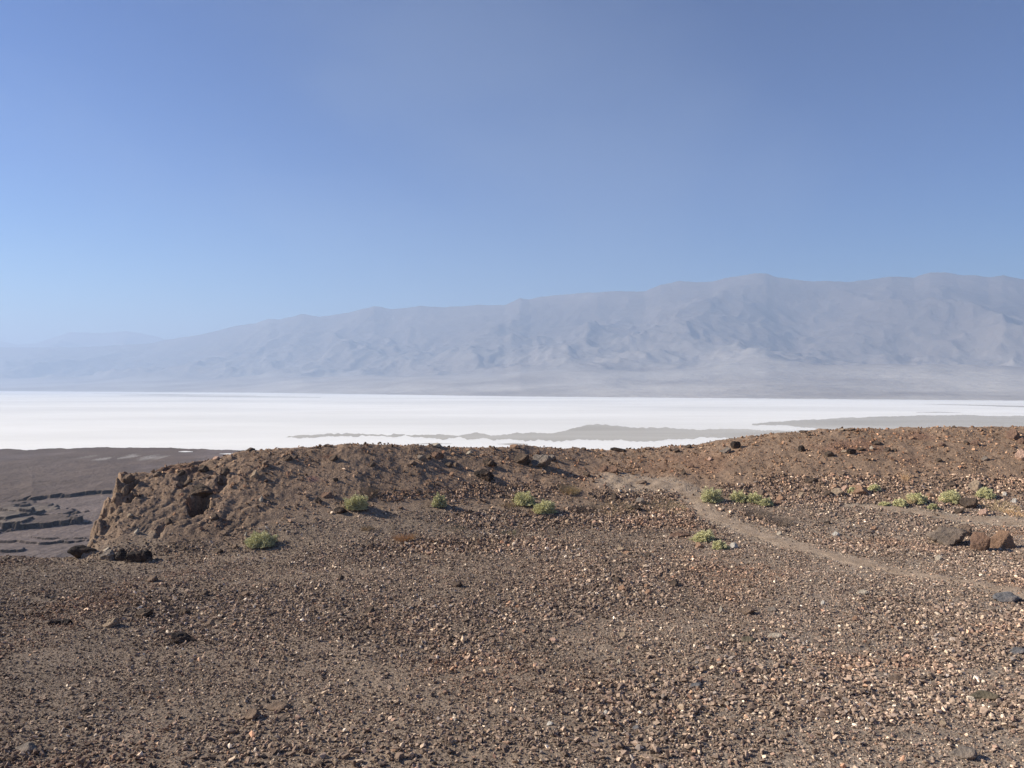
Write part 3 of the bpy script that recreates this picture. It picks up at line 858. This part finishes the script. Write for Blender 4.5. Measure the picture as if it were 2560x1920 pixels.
def blades(n, rx, ry, hgt, seed, wid, c1, c2, lean=0.6):
    """thin upright twigs or grass blades, each a tapered 3-sided sliver"""
    r = np.random.default_rng(seed)
    a = r.uniform(0, 2 * math.pi, n); q = np.sqrt(r.random(n))
    B = np.stack([np.cos(a) * q * rx, np.sin(a) * q * ry, np.zeros(n)], 1)
    H = hgt * r.uniform(0.5, 1.1, n)
    ln = np.stack([np.cos(a) * q, np.sin(a) * q, np.zeros(n)], 1) * lean + r.normal(0, 0.25, (n, 3)) * np.array([1, 1, 0])
    tip = B + ln * H[:, None] + np.array([0, 0, 1.0]) * H[:, None]
    o = [np.array([math.cos(k * 2.0944), math.sin(k * 2.0944), 0]) * wid for k in range(3)]
    V = np.stack([B + o[0], B + o[1], B + o[2], tip], 1).reshape(-1, 3)
    base = (np.arange(n) * 4)[:, None, None]
    T = (np.array([[0, 1, 3], [1, 2, 3], [2, 0, 3]])[None] + base).reshape(-1, 3)
    t = r.random(n)[:, None]
    col = np.array(c1) * (1 - t) + np.array(c2) * t
    return V, T, np.repeat(col, 4, 0)
def empty(name, loc):
    o = bpy.data.objects.new(name, None); COL.objects.link(o); o.location = loc; o.empty_display_size = 0.2
    return o
def bush(x, y, w, h, label, seed, tone=0):
    X, Y, Z = pix(x, y)
    s = Y / F; W, H = w * s, h * s
    Yp = Y + W * 0.3
    root = empty('saltbush', (X, Yp, float(height(X, Yp)) - 0.01))
    tag(root, label, 'shrub', 'pale green saltbushes along the foot of the ridge')
    c1, c2 = [((.52, .50, .24), (.77, .72, .42)), ((.46, .45, .23), (.71, .67, .40)), ((.58, .55, .27), (.82, .77, .46))][tone]
    n = int(5200 + 70 * w)
    V, T, c = leaf_cloud(n, W * 0.47, W * 0.42, H * 0.86, 0.0155, seed, c1, c2)
    mesh_np('foliage', V, T, M_leaf, flat=True, col=c, parent=root)
    V, T, c = blades(70, W * 0.18, W * 0.16, H * 0.55, seed + 1, 0.004, (.2, .16, .12), (.3, .25, .2), 1.3)
    mesh_np('stem', V, T, M_twig, flat=True, parent=root)
def grass(x, y, w, h, label, seed, c1, c2, cat='dry grass', name='dry_grass', n=500, lean=.7, depth=1.0, group=None):
    X, Y, Z = pix(x, y)
    s = Y / F; W, H = w * s, h * s
    Yp = Y + 0.1
    V, T, c = blades(n, W * 0.5, min(W * 0.5 * depth, 0.9), H, seed, 0.0042, c1, c2, lean)
    V[:, 2] += np.repeat(height(V[0::4, 0] + X, V[0::4, 1] + Yp) - float(height(X, Yp)), 4)
    o = mesh_np(name, V, T, M_leaf, flat=True, col=c)
    o.location = (X, Yp, float(height(X, Yp)) - 0.005)
    tag(o, label, cat, group)
bush(645, 1373, 82, 35, 'darker saltbush alone at the toe of the bluff, nearest on the left', 3, 1)
bush(888, 1279, 60, 42, 'upright saltbush beside the black block on the left', 5, 1)
bush(1098, 1272, 38, 32, 'small narrow saltbush standing alone left of the centre pair', 7, 1)
bush(1312, 1267, 58, 33, 'saltbush at the back of the pair in the centre', 9)
bush(1363, 1288, 58, 33, 'saltbush at the front of the pair in the centre', 11)
bush(1782, 1258, 56, 38, 'largest saltbush in the row of four, beside the trail bend', 13, 1)
bush(1850, 1258, 40, 30, 'second saltbush from the left in the row of four by the trail', 15)
bush(1889, 1260, 44, 26, 'third saltbush from the left in the row of four by the trail', 17)
bush(1919, 1266, 36, 20, 'rightmost and lowest saltbush in the row of four by the trail', 19, 1)
bush(1764, 1356, 58, 28, 'bright saltbush, larger of the two in the gravel below the trail bend', 21, 2)
bush(1804, 1374, 42, 20, 'small sparse saltbush, lower right of the two below the trail bend', 23, 2)
bush(2300, 1262, 48, 26, 'ragged saltbush left of the dark brown boulder, beyond the upper trail', 25)
bush(2256, 1268, 34, 18, 'low saltbush at the left of the upper trail scree', 27, 2)
bush(2388, 1262, 60, 32, 'wide yellow green saltbush left of the smooth dark brown boulder', 29, 2)
bush(2472, 1250, 46, 24, 'saltbush right of the smooth dark brown boulder', 31, 2)
bush(2337, 1276, 24, 16, 'tiny saltbush just above the upper trail', 33, 1)
bush(2135, 1236, 26, 16, 'tiny pale saltbush in front of the flat orange boulder', 35, 2)
bush(2190, 1230, 30, 16, 'tiny pale saltbush at the right end of the flat orange boulder', 37, 2)
bush(2215, 1266, 28, 9, 'flat grey saltbush low beside the start of the upper trail', 39)
GOLD = ((.42, .31, .17), (.60, .47, .29)); RUST = ((.54, .33, .17), (.74, .52, .31)); TWIG = ((.20, .155, .125), (.31, .25, .20))
grass(1424, 1233, 48, 16, 'golden dry grass tuft on the scree above the centre saltbush pair', 51, *GOLD, n=500)
grass(1008, 1354, 42, 18, 'rusty orange dry tuft on the flat left of centre', 53, *RUST, n=230, lean=1.3)
grass(1530, 1276, 110, 11, 'tan dry grass strip left of the grey boulder', 55, *GOLD, n=420, group=None)
grass(1660, 1274, 110, 12, 'tan dry grass strip right of the grey boulder up to the trail', 57, *GOLD, n=460)
grass(1270, 1272, 34, 12, 'thin tan grass left of the saltbush pair', 59, *GOLD, n=130)
grass(920, 1240, 50, 22, 'thin olive tan grass behind the upright saltbush', 61, (.24, .18, .11), (.34, .27, .17), n=110)
grass(918, 1333, 26, 14, 'thin yellow grass left above the rusty tuft', 63, *GOLD, n=90)
grass(1895, 1292, 60, 14, 'dead grey brush patch between the trails, upper left', 65, *TWIG, n=420, cat='dead brush', name='dead_brush')
grass(1955, 1312, 60, 14, 'dead grey brush patch beside the lower trail', 67, *TWIG, n=420, cat='dead brush', name='dead_brush')
grass(1462, 1282, 60, 14, 'dark dead brush left of the black rock in the dry grass strip', 69, (.12, .09, .075), (.2, .16, .13), n=380, cat='dead brush', name='dead_brush')
grass(2500, 1272, 90, 11, 'tan dry grass right of the dark brown boulder above the trail', 71, *GOLD, n=320)
grass(2540, 1290, 44, 12, 'orange tan dry grass at the right edge above the upper trail', 73, *RUST, n=160)
grass(2278, 1262, 24, 20, 'tan grass tuft left of the ragged saltbush', 75, *GOLD, n=160)
grass(2268, 1205, 14, 18, 'orange tuft on the bare lower slope of the right ridge', 77, *RUST, n=50)
grass(1270, 1338, 40, 10, 'sparse yellow green grass in the gravel below the saltbush pair', 79, (.32, .30, .16), (.42, .40, .24), n=90)
grass(1140, 1330, 50, 10, 'sparse olive grass on the flat right above the rusty tuft', 81, (.26, .23, .13), (.36, .33, .2), n=90)
grass(540, 1545, 26, 20, 'thin straw stalks behind the smooth brown pink stone', 83, *GOLD, n=24)


# ------------------------------------------------------------------ valley floor with the wash on the left
def valley_h(X, Y):
    yi = HY + F * (EYE - VAL) / Y
    xi = CX + F * X / Y
    z = np.full(np.shape(X), VAL)
    near = smooth((900 - Y) / 150)
    w1 = fbm(X / 30, X * 0 + 2.2, 4, 801, 0.6); w2 = fbm(X / 18, Y / 80, 4, 811, 0.6)
    # upper terrace beyond the scarp
    l1 = np.interp(xi, [-400, 0, 60, 140, 300, 500], [1262, 1254, 1250, 1244, 1234, 1222]) + 3.0 * w2 + 2.5 * fbm(X / 7, Y / 60, 3, 815, .6)
    up = (yi < l1)
    amp = np.interp(xi, [-400, 0, 50, 80, 300, 420, 600], [0.3, 0.5, 1.2, 2.6, 2.2, 1.8, 0.3]) * smooth((yi - 1150) / 80)
    z = z + amp * smooth((l1 - yi) / 1.2) * near
    # islands in the wash
    q = fbm(X / 26 + 4, Y / 60, 5, 821, 0.55)
    for (x0, y0, rx, ry, hh) in [(60, 1276, 125, 14, 1.6), (40, 1308, 160, 12, 2.8), (20, 1350, 130, 7, 1.2), (-60, 1290, 120, 30, 1.5), (200, 1305, 30, 4, 1.0),
                                 (-40, 1375, 90, 6, 1.2), (300, 1255, 60, 4, 0.8), (120, 1345, 60, 3, .8)]:
        m = 1.0 - np.sqrt(((xi - x0) / rx) ** 2 + ((yi - y0) / ry) ** 2) + 0.85 * q
        z = z + hh * smooth(m * 9) * near
    # faint step beyond
    z = z + near * 0.5 * fbm(X / 12, Y / 25, 4, 831, 0.6) + near * 1.2 * fbm(X / 60, Y / 90, 3, 841)
    return z
xi_ = np.concatenate([np.arange(-1500, -60, 30.0), np.arange(-60, 760, 2.2), np.arange(760, 4200, 40.0)])
yi_ = np.concatenate([np.arange(2200, 1400, -20.0), np.arange(1400, 1210, -0.55), np.arange(1210, 1115, -1.6), np.arange(1115, 985, -4.0), [975, 970, 967, 965, 963.5, 962.2]])
XI, YI = np.meshgrid(xi_, yi_)
VY = F * (EYE - VAL) / (YI - HY); VX = (XI - CX) / F * VY
VZ = valley_h(VX, VY)
vc = np.zeros(VX.shape + (3,)) + np.array([.138, .103, .083])
def vblend(m, col):
    global vc
    vc = vc * (1 - m[..., None]) + np.array(col) * m[..., None]
q = fbm(VX / 70, VY / 160, 4, 851, .6)
chan = smooth((YI - np.interp(XI, [-400, 0, 60, 140, 300, 500], [1262, 1254, 1250, 1244, 1234, 1222])) / 4) * smooth((1450 - YI) / 10)
vblend(chan * 0.9, (.185, .146, .128))
isl = smooth((VZ - VAL - 1.3) / 0.8) * chan
vblend(isl * 0.8, (.115, .088, .072))
vblend(isl * smooth(q * 3 - 0.2) * 0.6, (.22, .18, .14))
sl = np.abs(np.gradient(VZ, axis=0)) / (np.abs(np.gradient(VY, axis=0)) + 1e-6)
vblend(smooth(sl * 2 - .3) * smooth((980 - VY) / 60), (.06, .045, .038))  # steep scarp faces painted darker to deepen their shade
vblend(smooth(fbm(VX / 120, VY / 260, 4, 861, .6) * 2 - .2) * (1 - chan) * smooth((1250 - YI) / 60) * .5, (.20, .16, .15))
# pale salt bloom streaks
blo = smooth(1.4 - np.sqrt(((XI - 300) / 120) ** 2 + ((YI - 1143) / 7) ** 2) + .9 * fbm(VX / 45, VY / 220, 4, 871, .6))
blo = blo * smooth(fbm(VX / 20, VY / 200, 4, 881, .6) * 3)
vblend(blo * .55, (.45, .42, .38))
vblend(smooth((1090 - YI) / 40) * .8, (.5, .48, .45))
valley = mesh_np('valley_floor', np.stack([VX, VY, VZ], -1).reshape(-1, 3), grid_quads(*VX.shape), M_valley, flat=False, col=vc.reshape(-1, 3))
tag(valley, kind='structure')

# ------------------------------------------------------------------ salt pan and mud flats: level sheets on the valley floor
def far_pt(x, y, z):
    Y = F * (EYE - z) / (y - HY)
    return ((x - CX) / F * Y, Y, z)
def sheet(name, top, bottom, z, mat, jag=0.6, seed=0, step=3.0, ends=False):
    """level strip between two shorelines given as curves, edges ragged"""
    x0 = max(top[0][0], bottom[0][0]); x1 = min(top[-1][0], bottom[-1][0])
    xs = np.arange(x0, x1 + step, step)
    s = xs / 40.0
    t = np.interp(xs, *zip(*top)) + jag * fbm(s, s * 0 + .5, 5, seed, .62) * (np.interp(xs, *zip(*top)) - HY) / 100
    b = np.interp(xs, *zip(*bottom)) + jag * fbm(s, s * 0 + 7.5, 5, seed + 9, .62) * (np.interp(xs, *zip(*bottom)) - HY) / 100
    b = np.maximum(b, t + 0.05)
    m = 9
    f = np.linspace(0, 1, m)[:, None]
    y = t[None] * (1 - f) + b[None] * f
    Y = F * (EYE - z) / (y - HY); X = (xs[None] - CX) / F * Y
    V = np.stack([X, Y, np.full_like(X, z)], -1).reshape(-1, 3)
    return tag(mesh_np(name, V, grid_quads(m, len(xs))[:, ::-1], mat, flat=True), kind='structure')
far_edge = [(-1500, 972), (0, 977.5), (650, 981.5), (1300, 991), (2000, 997), (2560, 1001.5), (4000, 1012)]
near_edge = [(-1500, 1120), (-200, 1119), (0, 1123), (60, 1124), (170, 1121), (300, 1118.5), (370, 1118), (440, 1120), (520, 1123), (600, 1126), (720, 1130), (1000, 1150), (1400, 1200), (4000, 1230)]
ZS = VAL + 0.35
def zfix(pts): return pts
sheet('salt_flat', far_edge, near_edge, ZS, M_salt, 1.2, 5)
ZM = ZS + 0.12
# grey mud in the salt
sheet('mud_flat', [(690, 1093.5), (760, 1089), (850, 1086), (1000, 1084.5), (1080, 1085), (1240, 1086.5), (1300, 1083), (1380, 1081), (1420, 1074), (1465, 1063), (1560, 1066), (1700, 1071), (1830, 1073), (1960, 1075), (2100, 1080)],
      [(690, 1095), (850, 1091), (1000, 1091), (1150, 1095), (1250, 1098), (1400, 1100), (1530, 1099.5), (1640, 1100), (1720, 1098), (1790, 1094.5), (1860, 1096), (1960, 1100), (2100, 1110)], ZM, M_mud, 3.2, 21)
sheet('mud_flat', [(1880, 1060), (1960, 1053), (2080, 1047), (2200, 1041), (2300, 1037.5), (2560, 1040), (3400, 1040)],
      [(1880, 1062), (1960, 1064), (2080, 1074), (2200, 1080), (2560, 1085), (3400, 1090)], ZM + .1, M_mud, 2.0, 33)
sheet('mud_flat', [(1040, 1109.5), (1070, 1107.2), (1100, 1108), (1130, 1108.5)], [(1040, 1110), (1070, 1110), (1100, 1110.5), (1130, 1109)], ZM, M_mud, .4, 37)
sheet('mud_flat', [(1242, 1109.5), (1280, 1108), (1320, 1109.5)], [(1242, 1110.2), (1280, 1113), (1320, 1110.2)], ZM, M_mud, .4, 39)
sheet('mud_flat', [(2310, 1010.3), (2400, 1011.3), (2560, 1014.5), (2900, 1018)], [(2310, 1010.6), (2400, 1013), (2560, 1018.2), (2900, 1024)], ZM, M_mud, .3, 43)
sheet('mud_flat', [(2290, 1030.5), (2340, 1029.5), (2400, 1031)], [(2290, 1031), (2340, 1031.5), (2400, 1031.5)], ZM, M_mud, .3, 45)
sheet('salt_patch', [(446, 1129), (462, 1127.5), (480, 1129)], [(446, 1129.6), (462, 1130.5), (480, 1129.6)], ZS, M_salt, .3, 47)
sheet('salt_patch', [(548, 1134), (580, 1132.4), (604, 1134)], [(548, 1134.6), (580, 1136), (604, 1134.6)], ZS, M_salt, .3, 49)
sheet('mud_flat', [(230, 984.0), (400, 985), (640, 988)], [(230, 984.4), (400, 987.0), (640, 988.6)], ZM, M_mud, .3, 51)
sheet('mud_flat', [(300, 988), (480, 989), (800, 993)], [(300, 988.6), (480, 991.3), (800, 993.8)], ZM, M_mud, .3, 53)

# ------------------------------------------------------------------ mountains
def mountain(crest, foot, Yc_, x0, x1, step, nr, seed, amp, name, c_lo, c_hi, foot_frac=0.45, foot_h=0.16):
    xs = np.arange(x0, x1, step)
    cy = np.interp(xs, *zip(*crest)) ; fy = np.interp(xs, *zip(*foot))
    Yf = F * (EYE - VAL) / (fy - HY)
    Yc = np.interp(xs, *zip(*Yc_))
    Yf = np.minimum(Yf, Yc * 0.62)
    zc = EYE + Yc * (HY - cy) / F
    t = np.concatenate([np.linspace(-0.02, 1.0, nr), 1 + np.linspace(0.02, 0.8, 24)])[:, None]
    Y = Yf[None] + (Yc - Yf)[None] * t
    u = (xs - CX) / F
    X = u[None] * Y
    # alluvial fan then steep rock
    def prof(t):
        a = foot_h * np.clip(t / foot_frac, 0, 1) ** 1.2
        s = np.clip((t - foot_frac) / (1 - foot_frac), 0, 1)
        return a + (1 - foot_h) * (0.25 * s + 0.75 * s ** 1.5)
    tt = np.clip(t, 0, 1)
    wob = 0.10 * fbm(X / 2200, Y / 2200, 3, seed + 50)
    p = prof(np.clip(tt + wob * np.sin(np.pi * tt), 0, 1))
    rg = ridged(X / 2600 + 0.25 * fbm(X / 3000, Y / 3000, 2, seed + 3), Y / 4200, 6, seed, 0.52)
    fine = ridged(X / 900, Y / 1300, 4, seed + 60, .5)
    env = smooth((tt - foot_frac * 0.75) / 0.25) * np.clip((1 - tt) / 0.25, 0, 1) ** 0.7
    z = VAL + (zc - VAL)[None] * p + env * (amp * (rg - 0.9) + amp * .28 * (fine - .9) + amp * .13 * (ridged(X / 330, Y / 420, 3, seed + 80, .5) - .9))
    fan = smooth(tt / .2) * (1 - env)
    z = z + fan * amp * 0.05 * fbm(X / 1500, Y / 3000, 4, seed + 9) * (tt < .98)
    z = np.where(t > 1, zc[None] - (t - 1) * (Yc - Yf)[None] * 0.35, z)
    z = np.where(t < 0, VAL - 12, z)
    z = z + np.where(np.abs(t - 1) < 0.03, 10 * fbm(X / 250, Y * 0, 4, seed + 2, .6), 0)
    k = smooth((tt - foot_frac * .3) / .7)[..., None] + np.zeros(X.shape + (1,))
    col = np.array(c_lo) * (1 - k) + np.array(c_hi) * k
    # pale washes running down the fans
    a = fbm(X / 500 + 2 * fbm(X / 2500, Y / 2500, 2, seed + 71), Y / 5000, 4, seed + 72, .6)
    w = (smooth(a * 3 - 0.9) * (1 - k[..., 0]) * .6)[..., None]
    col = col * (1 - w) + np.array([.42, .37, .32]) * w
    V = np.stack([X, Y, z], -1)
    return tag(mesh_np(name, V.reshape(-1, 3), grid_quads(*X.shape), M_mount, flat=False, col=col.reshape(-1, 3)), kind='structure')
crest = [(-1200, 870), (200, 868), (380, 858), (417, 849), (505, 836), (588, 815), (640, 808), (673, 796), (696, 799), (758, 785), (799, 792), (870, 782), (934, 765), (981, 773), (1052, 765), (1110, 768), (1205, 762), (1263, 763),
         (1300, 745), (1323, 749), (1357, 741), (1414, 736), (1477, 731), (1539, 728), (1613, 729), (1653, 711), (1699, 703), (1733, 705), (1784, 704), (1813, 695), (1887, 684), (1915, 683), (1944, 693), (1983, 699), (2040, 703),
         (2126, 704), (2166, 700), (2228, 691), (2285, 694), (2325, 681), (2359, 681), (2394, 687), (2433, 687), (2473, 694), (2507, 688), (2560, 699), (2900, 690), (4100, 720)]
mountain(crest, far_edge, [(-1200, 19000), (300, 17500), (900, 14000), (1600, 12000), (2560, 10500), (4100, 10500)], -1150, 3700, 5.0, 300, 11, 135.0,
         'mountains', (.46, .42, .37), (.12, .10, .09))  # fan colour at the foot also paled, imitating thicker low haze
crest2 = [(-1200, 860), (-200, 848), (0, 852), (44, 862), (90, 858), (176, 830), (253, 833), (317, 827), (358, 834), (391, 841), (417, 850), (520, 862), (900, 880), (1300, 890)]
mountain(crest2, [(-1500, 966), (1400, 968)], [(-1200, 25000), (1400, 25000)], -1150, 1250, 8.0, 160, 29, 300.0, 'distant_mountains', (.27, .225, .195), (.13, .105, .095))

# ------------------------------------------------------------------ dusty air
def make_haze():
    bm = bmesh.new()
    bmesh.ops.create_cube(bm, size=1.0)
    me = bpy.data.meshes.new('haze'); bm.to_mesh(me); bm.free()
    o = bpy.data.objects.new('haze', me); COL.objects.link(o)
    zb, zt = -95.0, 1950.0
    o.scale = (110000, 62000, zt - zb)
    o.location = (0, 23000, (zt + zb) / 2)
    m = bpy.data.materials.new('dusty_air'); m.use_nodes = True
    n, l = m.node_tree.nodes, m.node_tree.links
    n.remove(n['Principled BSDF'])
    v = n.new('ShaderNodeVolumePrincipled')
    v.inputs['Color'].default_value = (0.48, 0.62, 0.86, 1)
    v.inputs['Density'].default_value = HAZE
    v.inputs['Anisotropy'].default_value = 0.16
    l.new(v.outputs[0], n['Material Output'].inputs['Volume'])
    me.materials.append(m)
    tag(o, 'pale dusty haze filling the valley air', 'haze', kind='stuff')
HAZE = 1.02e-4
make_haze()

print('script seconds', time.time() - _t0)
